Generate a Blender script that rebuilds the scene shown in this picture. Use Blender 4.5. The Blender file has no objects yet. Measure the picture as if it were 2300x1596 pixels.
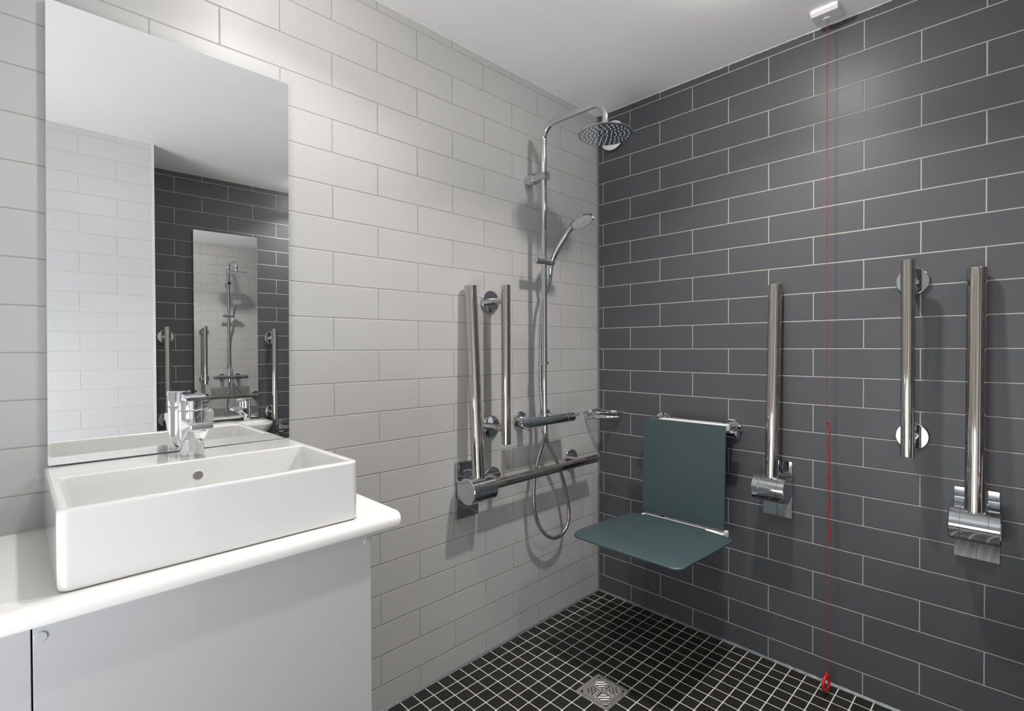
import bpy, bmesh, math, random
from mathutils import Vector, Matrix
random.seed(7)
PI = math.pi
SC = bpy.context.scene
COL = SC.collection

# ------------------------------------------------------------------ camera
W_, H_ = 2300, 1596
CAM = (-2.033528, -1.492453, 1.184384)
YAW, PITCH, ROLL = 0.788161, -0.0096384, -0.003798
F_PX, PPX, PPY = 1147.702, 1163.684, 792.283
ZC = 2.305                       # ceiling height
cd = bpy.data.cameras.new('camera')
cam = bpy.data.objects.new('camera', cd); COL.objects.link(cam)
fw = Vector((math.cos(PITCH)*math.cos(YAW), math.cos(PITCH)*math.sin(YAW), math.sin(PITCH)))
rt = Vector((math.sin(YAW), -math.cos(YAW), 0)); up = rt.cross(fw)
r2 = rt*math.cos(ROLL)+up*math.sin(ROLL); u2 = -rt*math.sin(ROLL)+up*math.cos(ROLL)
m = Matrix((r2, u2, -fw)).transposed().to_4x4(); m.translation = Vector(CAM)
cam.matrix_world = m
cd.sensor_width = 36; cd.lens = F_PX*36/W_
cd.shift_x = (W_/2-PPX)/W_; cd.shift_y = (PPY-H_/2)/W_
cd.clip_start = .02; cd.clip_end = 50
SC.camera = cam

# ------------------------------------------------------------------ world, exposure, lamps
wd = bpy.data.worlds.new('world'); SC.world = wd; wd.use_nodes = True
wd.node_tree.nodes['Background'].inputs[0].default_value = (.8, .85, .9, 1)
wd.node_tree.nodes['Background'].inputs[1].default_value = .3
SC.view_settings.view_transform = 'Standard'
SC.view_settings.look = 'None'
SC.view_settings.gamma = 1
SC.view_settings.use_curve_mapping = False
SC.view_settings.exposure = 0.16
# position, downward beam in watts, radiance of the dome added to brighten the ceiling
LAMPS = [((-1.52, -.42), 3.7, 150), ((-.62, -.93), 9.6, 310), ((-.55, -2.06), 6, 50)]
for (x, y), w, dome in LAMPS:
    ld = bpy.data.lights.new('downlight_bulb', 'AREA'); ld.shape = 'DISK'; ld.size = .07
    ld.energy = w; ld.color = (1, .965, .92); ld.spread = math.radians(125)
    lo = bpy.data.objects.new('downlight_bulb', ld); COL.objects.link(lo); lo.location = (x, y, ZC-.042)
ld = bpy.data.lights.new('doorway_daylight', 'AREA'); ld.shape = 'RECTANGLE'; ld.size = .9; ld.size_y = 1.0  # added fill in an assumed, unseen doorway, tilted up to brighten the ceiling
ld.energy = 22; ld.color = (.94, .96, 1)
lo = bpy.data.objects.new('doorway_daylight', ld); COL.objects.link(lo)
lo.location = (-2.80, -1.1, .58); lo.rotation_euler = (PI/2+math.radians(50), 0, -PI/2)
SC.cycles.diffuse_bounces = 8; SC.cycles.max_bounces = 14; SC.cycles.glossy_bounces = 8

# ------------------------------------------------------------------ materials
def pmat(name, col, rough=.5, metal=0, coat=0, **kw):
    mt = bpy.data.materials.new(name); mt.use_nodes = True
    b = mt.node_tree.nodes['Principled BSDF']
    b.inputs['Base Color'].default_value = (*col, 1)
    b.inputs['Roughness'].default_value = rough
    b.inputs['Metallic'].default_value = metal
    b.inputs['Coat Weight'].default_value = coat
    b.inputs['Coat Roughness'].default_value = .05
    for k, v in kw.items():
        b.inputs[k].default_value = v
    return mt
def noise_on(mt, scale, amt, rough_amt=0, bump=0, dist=.001):
    """slight real surface variation: colour mottling, roughness and bump"""
    nt = mt.node_tree; N = nt.nodes; L = nt.links; b = N['Principled BSDF']
    tc = N.new('ShaderNodeTexCoord'); nz = N.new('ShaderNodeTexNoise')
    nz.inputs['Scale'].default_value = scale; nz.inputs['Detail'].default_value = 4
    L.new(tc.outputs['Object'], nz.inputs['Vector'])
    if amt:
        c = b.inputs['Base Color'].default_value[:3]
        mx = N.new('ShaderNodeMix'); mx.data_type = 'RGBA'
        mx.inputs[6].default_value = (*[v*(1-amt) for v in c], 1)
        mx.inputs[7].default_value = (*[min(1, v*(1+amt)) for v in c], 1)
        L.new(nz.outputs['Fac'], mx.inputs[0]); L.new(mx.outputs[2], b.inputs['Base Color'])
    if rough_amt:
        r = b.inputs['Roughness'].default_value
        mr = N.new('ShaderNodeMapRange'); mr.inputs[3].default_value = max(0, r-rough_amt); mr.inputs[4].default_value = r+rough_amt
        L.new(nz.outputs['Fac'], mr.inputs[0]); L.new(mr.outputs[0], b.inputs['Roughness'])
    if bump:
        bp = N.new('ShaderNodeBump'); bp.inputs['Strength'].default_value = bump; bp.inputs['Distance'].default_value = dist
        L.new(nz.outputs['Fac'], bp.inputs['Height']); L.new(bp.outputs[0], b.inputs['Normal'])
    return mt
def tile_mat(name, axes, off, size, mortar, c1, c2, cg, rough, offset=.5, grough=.8, bumpd=.0012, spec=.35):
    """glazed tiles in grout; axes picks the two object axes, off shifts the grid"""
    mt = pmat(name, c1, rough); nt = mt.node_tree; N = nt.nodes; L = nt.links; b = N['Principled BSDF']
    b.inputs['Specular IOR Level'].default_value = spec
    tc = N.new('ShaderNodeTexCoord'); sp = N.new('ShaderNodeSeparateXYZ'); cb = N.new('ShaderNodeCombineXYZ')
    L.new(tc.outputs['Object'], sp.inputs[0])
    for i in (0, 1):
        a = N.new('ShaderNodeMath'); a.operation = 'ADD'; a.inputs[1].default_value = off[i]
        L.new(sp.outputs['XYZ'.index(axes[i])], a.inputs[0]); L.new(a.outputs[0], cb.inputs[i])
    # hand-laid joints are never dead straight
    nz = N.new('ShaderNodeTexNoise'); nz.inputs['Scale'].default_value = 9; nz.inputs['Detail'].default_value = 3
    L.new(cb.outputs[0], nz.inputs['Vector'])
    vm = N.new('ShaderNodeVectorMath'); vm.operation = 'MULTIPLY_ADD'
    vm.inputs[1].default_value = (.0016, .0016, 0); L.new(nz.outputs['Color'], vm.inputs[0])
    vs = N.new('ShaderNodeVectorMath'); vs.operation = 'SUBTRACT'; vs.inputs[1].default_value = (.0008, .0008, 0)
    L.new(cb.outputs[0], vs.inputs[0]); L.new(vs.outputs[0], vm.inputs[2])
    def brick(ms, smooth):
        br = N.new('ShaderNodeTexBrick'); br.offset = offset; br.offset_frequency = 2; br.squash = 1
        L.new(vm.outputs[0], br.inputs['Vector'])
        br.inputs['Scale'].default_value = 1; br.inputs['Mortar Size'].default_value = ms
        br.inputs['Mortar Smooth'].default_value = smooth; br.inputs['Bias'].default_value = 0
        br.inputs['Brick Width'].default_value = size[0]; br.inputs['Row Height'].default_value = size[1]
        br.inputs['Color1'].default_value = (*c1, 1); br.inputs['Color2'].default_value = (*c2, 1)
        br.inputs['Mortar'].default_value = (*cg, 1)
        return br
    br = brick(mortar, .15); b2 = brick(mortar*2.0, 1.0)
    L.new(br.outputs['Color'], b.inputs['Base Color'])
    mr = N.new('ShaderNodeMapRange'); mr.inputs[3].default_value = rough; mr.inputs[4].default_value = grough
    L.new(br.outputs['Fac'], mr.inputs[0]); L.new(mr.outputs[0], b.inputs['Roughness'])
    iv = N.new('ShaderNodeMath'); iv.operation = 'SUBTRACT'; iv.inputs[0].default_value = 1
    L.new(b2.outputs['Fac'], iv.inputs[1])
    n2 = N.new('ShaderNodeTexNoise'); n2.inputs['Scale'].default_value = 14; n2.inputs['Detail'].default_value = 2
    L.new(cb.outputs[0], n2.inputs['Vector'])
    ad = N.new('ShaderNodeMath'); ad.operation = 'MULTIPLY_ADD'; ad.inputs[1].default_value = .25
    L.new(n2.outputs['Fac'], ad.inputs[0]); L.new(iv.outputs[0], ad.inputs[2])
    bp = N.new('ShaderNodeBump'); bp.inputs['Strength'].default_value = .8; bp.inputs['Distance'].default_value = bumpd
    L.new(ad.outputs[0], bp.inputs['Height']); L.new(bp.outputs[0], b.inputs['Normal'])
    return mt
TW, TH, TZ = .303, .0996, -.0827
M = {}
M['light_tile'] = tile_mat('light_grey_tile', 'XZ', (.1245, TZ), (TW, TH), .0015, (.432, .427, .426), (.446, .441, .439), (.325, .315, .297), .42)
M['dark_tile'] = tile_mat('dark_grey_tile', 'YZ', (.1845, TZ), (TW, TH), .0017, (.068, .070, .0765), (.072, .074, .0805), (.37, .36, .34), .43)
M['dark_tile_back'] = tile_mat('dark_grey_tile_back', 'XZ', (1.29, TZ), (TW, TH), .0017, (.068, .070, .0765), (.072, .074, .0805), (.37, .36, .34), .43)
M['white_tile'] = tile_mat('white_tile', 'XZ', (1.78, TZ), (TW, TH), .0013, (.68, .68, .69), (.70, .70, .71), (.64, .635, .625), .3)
M['floor_tile'] = tile_mat('black_mosaic_tile', 'XY', (.054, .056), (.0507, .051), .0019, (.012, .012, .010), (.018, .018, .0155), (.56, .54, .49), .42, offset=0, bumpd=.0008)
M['ceiling'] = noise_on(pmat('ceiling_paint', (.93, .93, .92), .9), 3, .015, 0, .1, .002)
M['paint'] = noise_on(pmat('white_wall_paint', (.74, .73, .71), .8), 5, .02)
M['sealant'] = noise_on(pmat('grey_silicone_sealant', (.075, .115, .125), .35), 60, .3, .1, .3, .001)
M['sealant_grey'] = noise_on(pmat('pale_grey_silicone', (.115, .140, .148), .4), 60, .35, .1, .4, .001)
M['white_bead'] = pmat('white_caulk', (.72, .72, .72), .6)
M['chrome'] = noise_on(pmat('polished_chrome', (.62, .645, .67), .05, 1), 40, 0, .015)
M['steel'] = noise_on(pmat('polished_stainless_steel', (.60, .57, .535), .065, 1), 30, .03, .03)
M['steel_dull'] = noise_on(pmat('worn_stainless_steel', (.80, .78, .73), .42, 1), 60, .12, .08, .15, .0005)
M['dark_steel'] = noise_on(pmat('stainless_in_shade', (.58, .56, .54), .1, 1), 30, .03, .02)
M['ceramic'] = noise_on(pmat('white_ceramic', (.70, .70, .692), .12, 0, .6), 8, .008)
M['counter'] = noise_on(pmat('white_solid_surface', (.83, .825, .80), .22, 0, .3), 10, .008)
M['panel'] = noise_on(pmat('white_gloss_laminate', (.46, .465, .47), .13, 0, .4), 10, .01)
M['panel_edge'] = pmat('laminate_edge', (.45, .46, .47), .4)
M['gap'] = pmat('shadow_gap_void', (.03, .03, .03), .8)
M['mirror'] = pmat('mirror_silver', (.93, .94, .935), .0, 1)
M['glass_edge'] = pmat('mirror_glass_edge', (.40, .52, .52), .1, 0, .5)
M['teal'] = noise_on(pmat('dark_teal_plastic', (.043, .068, .073), .36), 240, .10, .05, .25, .0006)
M['white_plastic'] = pmat('white_plastic', (.72, .72, .735), .35)
M['white_metal'] = pmat('white_powder_coat', (.80, .80, .79), .25)
M['red'] = pmat('red_plastic', (.52, .012, .016), .28)
M['red_cord'] = noise_on(pmat('red_braided_cord', (.27, .010, .018), .7), 800, .3, 0, .4, .0004)
M['hose_groove'] = pmat('dark_hose_groove', (.015, .015, .017), .4)
M['overflow_grey'] = pmat('overflow_shade', (.20, .19, .17), .6)
M['chrome_dark'] = noise_on(pmat('smoky_chrome_plate', (.24, .255, .28), .05, 1), 40, 0, .01)
M['chrome_bright'] = noise_on(pmat('bright_chrome', (.86, .87, .89), .05, 1), 40, 0, .012)
M['hose_silver'] = pmat('hose_silver_rib', (.86, .87, .89), .22, 1)
M['clear_plastic'] = pmat('clear_plastic', (.88, .87, .83), .15, **{'Transmission Weight': .75})
M['black'] = pmat('black_void', (.01, .01, .01), .6)
M['nozzle'] = pmat('pale_blue_silicone', (.78, .88, .96), .3)
M['spray_white'] = pmat('white_spray_plate', (.70, .71, .72), .3)
M['drain_black'] = pmat('drain_dark', (.008, .008, .008), .5)
M['lamp'] = pmat('lamp_diffuser', (.9, .9, .9), .5)
M['lamp'].node_tree.nodes['Principled BSDF'].inputs['Emission Color'].default_value = (1, .96, .9, 1)
M['lamp'].node_tree.nodes['Principled BSDF'].inputs['Emission Strength'].default_value = LAMPS[0][2]
M['cream'] = pmat('cream_plastic', (.70, .64, .58), .3)

# ------------------------------------------------------------------ mesh helpers
class MB:
    """collects shapes in one bmesh"""
    def __init__(s): s.b = bmesh.new()
    def _xf(s, vs, mtx):
        if mtx is not None:
            for v in vs: v.co = mtx @ v.co
    def box(s, x0, x1, y0, y1, z0, z1, bev=0, seg=2, mtx=None, edges=None):
        r = bmesh.ops.create_cube(s.b, size=1); vs = r['verts']
        for v in vs:
            v.co = Vector(((x0+x1)/2+v.co.x*(x1-x0), (y0+y1)/2+v.co.y*(y1-y0), (z0+z1)/2+v.co.z*(z1-z0)))
        if bev:
            es = list({e for v in vs for e in v.link_edges})
            if edges: es = [e for e in es if edges((e.verts[0].co+e.verts[1].co)/2, (e.verts[1].co-e.verts[0].co))]
            rr = bmesh.ops.bevel(s.b, geom=es, offset=bev, segments=seg, profile=.5, affect='EDGES', clamp_overlap=True)
            vs = list({v for f in rr['faces'] for v in f.verts} | {v for v in vs if v.is_valid})
        s._xf(vs, mtx); return s
    def lathe(s, p0, p1, prof, n=32):
        """revolve (t, r) pairs about the line p0->p1; t is distance along it; r=0 closes"""
        p0, p1 = Vector(p0), Vector(p1); ax = (p1-p0).normalized()
        a = ax.orthogonal().normalized(); b = ax.cross(a)
        rings = []
        for t, r in prof:
            c = p0+ax*t
            if r < 1e-7: rings.append([s.b.verts.new(c)])
            else: rings.append([s.b.verts.new(c+(a*math.cos(2*PI*i/n)+b*math.sin(2*PI*i/n))*r) for i in range(n)])
        for A, B in zip(rings, rings[1:]):
            if len(A) == 1 and len(B) == 1: continue
            for i in range(n):
                j = (i+1) % n
                if len(A) == 1: s.b.faces.new((A[0], B[i], B[j]))
                elif len(B) == 1: s.b.faces.new((A[i], A[j], B[0]))
                else: s.b.faces.new((A[i], A[j], B[j], B[i]))
        for R, fl in ((rings[0], True), (rings[-1], False)):
            if len(R) > 1: s.b.faces.new(list(reversed(R)) if fl else R)
        return s
    def cyl(s, p0, p1, r, bev=.001, n=32, r1=None):
        L = (Vector(p1)-Vector(p0)).length; r1 = r if r1 is None else r1; b = min(bev, L/3, r/2)
        if b <= 0: return s.lathe(p0, p1, [(0, 0), (0, r), (L, r1), (L, 0)], n)
        pr = [(0, 0), (0, r-b), (b*.3, r-b*.3), (b, r), (L-b, r1), (L-b*.3, r1-b*.3), (L, r1-b), (L, 0)]
        return s.lathe(p0, p1, pr, n)
    def tube(s, pts, r, n=16, closed=False, cap=True):
        """round tube on a polyline; r is a number or a list"""
        P = [Vector(p) for p in pts]; k = len(P)
        T = []
        for i in range(k):
            if closed: d = P[(i+1) % k]-P[i-1]
            else: d = P[min(i+1, k-1)]-P[max(i-1, 0)]
            T.append(d.normalized())
        nrm = T[0].orthogonal().normalized(); rings = []
        for i in range(k):
            nrm = (nrm-T[i]*nrm.dot(T[i]))
            nrm = nrm.normalized() if nrm.length > 1e-9 else T[i].orthogonal().normalized()
            bi = T[i].cross(nrm); rr = r[i] if isinstance(r, (list, tuple)) else r
            rings.append([s.b.verts.new(P[i]+(nrm*math.cos(2*PI*j/n)+bi*math.sin(2*PI*j/n))*rr) for j in range(n)])
        m_ = k if closed else k-1
        for i in range(m_):
            A, B = rings[i], rings[(i+1) % k]
            sh = 0
            if closed and i == k-1:
                sh = min(range(n), key=lambda q: (B[q].co-A[0].co).length)
            for j in range(n):
                s.b.faces.new((A[j], A[(j+1) % n], B[(j+1+sh) % n], B[(j+sh) % n]))
        if cap and not closed:
            s.b.faces.new(list(reversed(rings[0]))); s.b.faces.new(rings[-1])
        return s
    def torus(s, c, R, r, axis, n=40, m_=12, sx=1, sy=1):
        c = Vector(c); ax = Vector(axis).normalized(); a = ax.orthogonal().normalized(); b = ax.cross(a)
        return s.tube([c+a*math.cos(2*PI*i/n)*R*sx+b*math.sin(2*PI*i/n)*R*sy for i in range(n)], r, m_, closed=True)
    def prism(s, poly, lo, hi, plane='XY', mtx=None, bev=0, seg=2):
        """extrude a 2D outline between lo and hi on the axis the plane leaves out"""
        def P(u, v, w):
            return Vector({'XY': (u, v, w), 'XZ': (u, w, v), 'YZ': (w, u, v)}[plane])
        A = [s.b.verts.new(P(u, v, lo)) for u, v in poly]; B = [s.b.verts.new(P(u, v, hi)) for u, v in poly]
        n = len(poly); fs = [s.b.faces.new(A), s.b.faces.new(B)]
        for i in range(n): fs.append(s.b.faces.new((A[i], A[(i+1) % n], B[(i+1) % n], B[i])))
        vs = A+B
        if bev:
            es = list(set(fs[0].edges) | set(fs[1].edges))
            rr = bmesh.ops.bevel(s.b, geom=es, offset=bev, segments=seg, profile=.5, affect='EDGES')
            vs = list({v for f in rr['faces'] for v in f.verts} | {v for v in vs if v.is_valid})
        s._xf(vs, mtx); return s
    def loft(s, rings, cap0=True, cap1=True):
        R = [[s.b.verts.new(p) for p in r] for r in rings]; n = len(R[0])
        for A, B in zip(R, R[1:]):
            for i in range(n): s.b.faces.new((A[i], A[(i+1) % n], B[(i+1) % n], B[i]))
        if cap0: s.b.faces.new(list(reversed(R[0])))
        if cap1: s.b.faces.new(R[-1])
        return s
def link(name, mb, mat, parent=None, angle=35, label=None, origin=None, wn=True):
    bmesh.ops.recalc_face_normals(mb.b, faces=mb.b.faces[:])
    me = bpy.data.meshes.new(name)
    if origin is not None: bmesh.ops.translate(mb.b, verts=mb.b.verts[:], vec=-Vector(origin))
    mb.b.to_mesh(me); mb.b.free()
    for p in me.polygons: p.use_smooth = True
    me.set_sharp_from_angle(angle=math.radians(angle))
    me.materials.append(M[mat])
    o = bpy.data.objects.new(name, me); COL.objects.link(o)
    if parent is not None: o.parent = parent
    if origin is not None and parent is None: o.location = origin
    if label: o['label'] = label
    if wn:
        md = o.modifiers.new('weighted_normal', 'WEIGHTED_NORMAL'); md.keep_sharp = True; md.weight = 90
    return o
def thing(name, label, cat, loc=(0, 0, 0), rz=0, group=None):
    o = bpy.data.objects.new(name, None); COL.objects.link(o)
    o.location = loc; o.rotation_euler = (0, 0, rz); o.empty_display_size = .05
    o['label'] = label; o['category'] = cat
    if group: o['group'] = group
    return o
def tag(o, label, cat, group=None):
    o['label'] = label; o['category'] = cat
    if group: o['group'] = group
    return o
def struct(name, mb, mat, angle=35):
    o = link(name, mb, mat, angle=angle); o['kind'] = 'structure'; return o
def copy_tree(o, parent=None):
    c = o.copy(); COL.objects.link(c)
    if parent is not None: c.parent = parent
    for ch in list(o.children): copy_tree(ch, c)
    return c
def smooth_path(pts, step=.004):
    """Catmull-Rom through the points, resampled at an even step"""
    P = [Vector(p) for p in pts]; out = []
    for i in range(len(P)-1):
        a, b, c, d = P[max(i-1, 0)], P[i], P[i+1], P[min(i+2, len(P)-1)]
        for q in range(40):
            t = q/40
            out.append(.5*((2*b)+(-a+c)*t+(2*a-5*b+4*c-d)*t*t+(-a+3*b-3*c+d)*t**3))
    out.append(P[-1]); res = [out[0]]; acc = 0
    for a, b in zip(out, out[1:]):
        L = (b-a).length
        while acc+L >= step:
            k = (step-acc)/L; a = a.lerp(b, k); res.append(a.copy()); L = (b-a).length; acc = 0
        acc += L
    return res
def rrect(x0, x1, y0, y1, r, n=6):
    """rounded rectangle outline, anticlockwise"""
    if not isinstance(r, (list, tuple)): r = (r,)*4
    out = []
    for (cx, cy, a0), q in zip(((x1, y1, 0), (x0, y1, PI/2), (x0, y0, PI), (x1, y0, 3*PI/2)), r):
        sx = -1 if cx == x1 else 1; sy = -1 if cy == y1 else 1
        for i in range(n+1):
            a = a0+PI/2*i/n; out.append((cx+sx*q+q*math.cos(a), cy+sy*q+q*math.sin(a)))
    return out

# ------------------------------------------------------------------ the room
XW, YB, YP, XP, T = -2.75, -2.35, -1.93, -1.465, .12   # west wall, back wall, partition face, partition end
struct('floor', MB().box(XW-1.2, T, YB-T, T, -.1, 0), 'floor_tile')
struct('ceiling', MB().box(XW-1.2, T, YB-T, T, ZC, ZC+.1), 'ceiling')
struct('wall_left', MB().box(XW-T, 0, 0, T, 0, ZC), 'light_tile')
struct('wall_right', MB().box(0, T, YB-T, T, 0, ZC), 'dark_tile')
# the back wall stands a few degrees out of square
SKEW = Matrix.Translation((-1.29, YB, 0)) @ Matrix.Rotation(.045, 4, 'Z') @ Matrix.Translation((1.29, -YB, 0))
def skew(o, turn=0): o.matrix_world = SKEW @ Matrix.Translation(o.location) @ Matrix.Rotation(o.rotation_euler.z+turn, 4, 'Z')
skew(struct('wall_back', MB().box(XP-.01, .06, YB-T, YB, 0, ZC), 'dark_tile_back'))
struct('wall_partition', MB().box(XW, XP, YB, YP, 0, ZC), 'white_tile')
w = MB(); w.box(XW-T, XW, -.62, 0, 0, ZC).box(XW-T, XW, YP, -1.58, 0, ZC).box(XW-T, XW, -1.58, -.62, 2.08, ZC)
struct('wall_door', w, 'paint')
w = MB()
w.box(XW-T-.01, XW+.012, -.66, -.60, 0, 2.12, .004).box(XW-T-.01, XW+.012, -1.60, -1.54, 0, 2.12, .004).box(XW-T-.01, XW+.012, -1.60, -.60, 2.06, 2.12, .004)
struct('door_1', w, 'white_metal')
struct('wall_corridor', MB().box(XW-1.2, XW-1.1, YB-T, T, 0, ZC), 'paint')
# sealant beads, as wavy thin strips
def bead(pts_a, pts_b, n, amp, mk):
    mb = MB(); rows = []
    for i in range(n+1):
        t = i/n; rows.append(mk(t, 1+amp*(random.random()-.5)*2))
    mb.loft([[Vector(p) for p in r] for r in rows]); return mb
struct('trim_1', bead(0, 0, 260, .05, lambda t, k: [(0, 0, t*ZC), (-.0045*k, -.0005, t*ZC), (-.0035*k, -.0045*k, t*ZC), (-.0006, -.0085*k, t*ZC)]), 'sealant')
struct('trim_2', bead(0, 0, 240, .12, lambda t, k: [(-t*1.5, 0, 0), (-t*1.5, 0, .0068*k), (-t*1.5, -.002*k, .0062*k), (-t*1.5, -.0075*k, .0008), (-t*1.5, -.0075*k, 0)]), 'sealant_grey')
struct('trim_3', bead(0, 0, 360, .12, lambda t, k: [(0, -t*2.3, 0), (0, -t*2.3, .0072*k), (-.002*k, -t*2.3, .0066*k), (-.008*k, -t*2.3, .0008), (-.008*k, -t*2.3, 0)]), 'sealant_grey')
struct('trim_4', bead(0, 0, 200, .25, lambda t, k: [(XW-t*XW, 0, ZC), (XW-t*XW, 0, ZC-.0022*k), (XW-t*XW, -.002*k, ZC-.0004)]), 'white_bead')
struct('trim_5', bead(0, 0, 240, .3, lambda t, k: [(0, YB-t*YB, ZC), (0, YB-t*YB, ZC-.0024*k), (-.002*k, YB-t*YB, ZC-.0004)]), 'white_bead')
struct('trim_6', MB().box(XP-.012, XP+.0015, YP-.012, YP+.0015, 0, ZC, .001), 'white_metal')

# ------------------------------------------------------------------ downlights in the ceiling
first = None
names = ['round opal-domed lamp on the ceiling above the washbasin and mirror',
         'round opal-domed lamp on the ceiling above the shower floor',
         'round opal-domed lamp on the ceiling near the dark back wall',
         ]
for ((x, y), w_, dome), lab in zip(LAMPS, names):
    if first is None:
        r = thing('downlight', lab, 'ceiling light', (x, y, ZC), group='domed ceiling lamps')
        link('bezel', MB().lathe((0, 0, 0), (0, 0, -1), [(0, .036), (0, .047), (.003, .0455), (.004, .040), (.0025, .037), (0, .036)], 40), 'white_metal', r)
        link('opal_dome', MB().lathe((0, 0, 0), (0, 0, -1), [(.001, .038)]+[(.001+.036*math.sin(PI/2*i/10), .038*math.cos(PI/2*i/10)) for i in range(1, 10)]+[(.037, 0)], 40), 'lamp', r)  # glowing dome added under the lamp so light spills onto the ceiling
        first = r
    else:
        c = copy_tree(first); c.location = (x, y, ZC); c['label'] = lab
        lamp = M['lamp'].copy(); lamp.node_tree.nodes['Principled BSDF'].inputs['Emission Strength'].default_value = dome
        for ch in c.children:
            if ch.name.startswith('opal_dome'):
                ch.data = ch.data.copy(); ch.data.materials[0] = lamp

# ------------------------------------------------------------------ mirrors
def mirror(name, label, x0, x1, z0, z1, yb, sgn):
    """sgn -1: hangs on a wall whose room side is -y"""
    r = thing(name, label, 'mirror', ((x0+x1)/2, yb, z0))
    o = r.location; W = (x1-x0)/2; H = z1-z0
    a, b = sorted((sgn*.0062, sgn*.0118))
    link('glass_body', MB().prism(rrect(-W, W, 0, H, .004), a, b, 'XZ'), 'glass_edge', r)
    f = sgn*.0121
    mb = MB(); vs = [mb.b.verts.new((u, f, v)) for u, v in rrect(-W+.0009, W-.0009, .0009, H-.0009, .004)]; mb.b.faces.new(vs)
    fo = mb.b.faces[:][0]; bmesh.ops.recalc_face_normals(mb.b, faces=[fo])
    a, b = sorted((sgn*.0117, f))
    mb = MB().prism(rrect(-W+.0009, W-.0009, .0009, H-.0009, .004), a, b, 'XZ')
    link('mirror_face', mb, 'mirror', r)
    for sx in (-1, 1):
        for zz in (.12, H-.12):
            a, b = sorted((0, sgn*.0064)); link('wall_pad', MB().box(sx*W*.7-.03, sx*W*.7+.03, a, b, zz-.03, zz+.03), 'white_plastic', r)
    return r
wm = mirror('wall_mirror', 'tall frameless mirror on the pale grey tiles above the rectangular washbasin', -1.9790, -1.4745, .9345, 1.932, 0, -1)
wm.rotation_euler.y = .005                          # hung very slightly out of plumb
skew(mirror('back_mirror', 'narrow frameless mirror on the dark back wall above the small basin', -1.193, -.8125, .715, 1.954, YB, 1), -.021)

# ------------------------------------------------------------------ vanity: counter, cabinet, basin, tap
def half_round(y_front, z0, z1, n=10):
    c = (z0+z1)/2; r = (z1-z0)/2
    return [(y_front+r-r*math.sin(PI*i/n), c-r*math.cos(PI*i/n)) for i in range(n+1)]
CT = .801
mb = MB()
pr = half_round(-.4520, CT-.035, CT)
poly = [(0.0, CT-.035)]+pr+[(0.0, CT)]
rings = [[Vector((x, y, z)) for y, z in poly] for x in (-2.46, -1.390)]
for k in range(1, 9):
    a = PI/2*k/8; x = -1.390+.004*math.sin(a); d = .004*(1-math.cos(a))
    rings.append([Vector((x, y+d if y < -.2 else y, z)) for y, z in poly])
# soften the end edge as well
x = rings[-1][0].x
rings.append([Vector((x+.0015, (y+.0045 if y < -.2 else y), (CT-.035/2)+(z-(CT-.035/2))*.93)) for y, z in poly])
mb.loft(rings)
ct = link('countertop', mb, 'counter', angle=50, origin=(-1.93, -.24, CT-.035), wn=True)
tag(ct, 'white countertop with a rounded front edge carrying the washbasin', 'countertop')
vc = thing('vanity_cabinet', 'white gloss vanity panelling below the countertop, beside the doorway end', 'cabinet', (-1.9, -.2, 0))
V = Vector((-1.9, -.2, 0))
PY = -.410; PT = CT-.0355
def vpart(name, mb, mat, label=None, par=None):
    return link(name, mb, mat, par or vc, label=label, origin=V if par is None or par is vc else V)
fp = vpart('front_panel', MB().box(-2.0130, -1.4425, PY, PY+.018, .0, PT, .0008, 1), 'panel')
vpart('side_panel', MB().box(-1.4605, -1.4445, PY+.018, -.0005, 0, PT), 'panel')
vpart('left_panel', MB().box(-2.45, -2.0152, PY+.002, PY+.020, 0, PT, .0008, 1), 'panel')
vpart('gap_strip', MB().box(-2.03, -2.0, PY+.0185, PY+.024, 0, PT), 'gap')
for x, z in ((-2.0040, .7394), (-1.4515, .7390)):
    link('screw_cap', MB().lathe((x, PY, z), (x, PY-1, z), [(0, .0085), (.001, .0085), (.002, .0075), (.0024, 0)], 24), 'panel', fp, origin=V)

# washbasin: outer shell with a sunk bowl and a tap ledge
BX0, BX1, BY0, BY1, BZ0, BZ1 = -1.985, -1.479, -.424, -.0125, CT, .933
bw = thing('washbasin', 'white rectangular ceramic washbasin sitting on the white countertop', 'washbasin', ((BX0+BX1)/2, (BY0+BY1)/2, BZ0))
O = Vector(bw.location)
def ring(x0, x1, y0, y1, r, z, n=6): return [Vector((u, v, z)) for u, v in rrect(x0, x1, y0, y1, r, n)]
e = .003
rings = [ring(BX0+.006, BX1-.006, BY0+.006, BY1, (.004, .004, .012, .012), BZ0),
         ring(BX0+.001, BX1-.001, BY0+.001, BY1, (.004, .004, .014, .014), BZ0+.004),
         ring(BX0, BX1, BY0, BY1, (.004, .004, .015, .015), BZ0+.010),
         ring(BX0, BX1, BY0, BY1, (.004, .004, .015, .015), BZ1-.006),
         ring(BX0+.0012, BX1-.0012, BY0+.0012, BY1-.0012, (.004, .004, .0145, .0145), BZ1-.0018),
         ring(BX0+.004, BX1-.004, BY0+.004, BY1-.003, (.003, .003, .012, .012), BZ1)]
IX0, IX1, IY0, IY1 = BX0+.017, BX1-.017, BY0+.018, -.146
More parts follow.
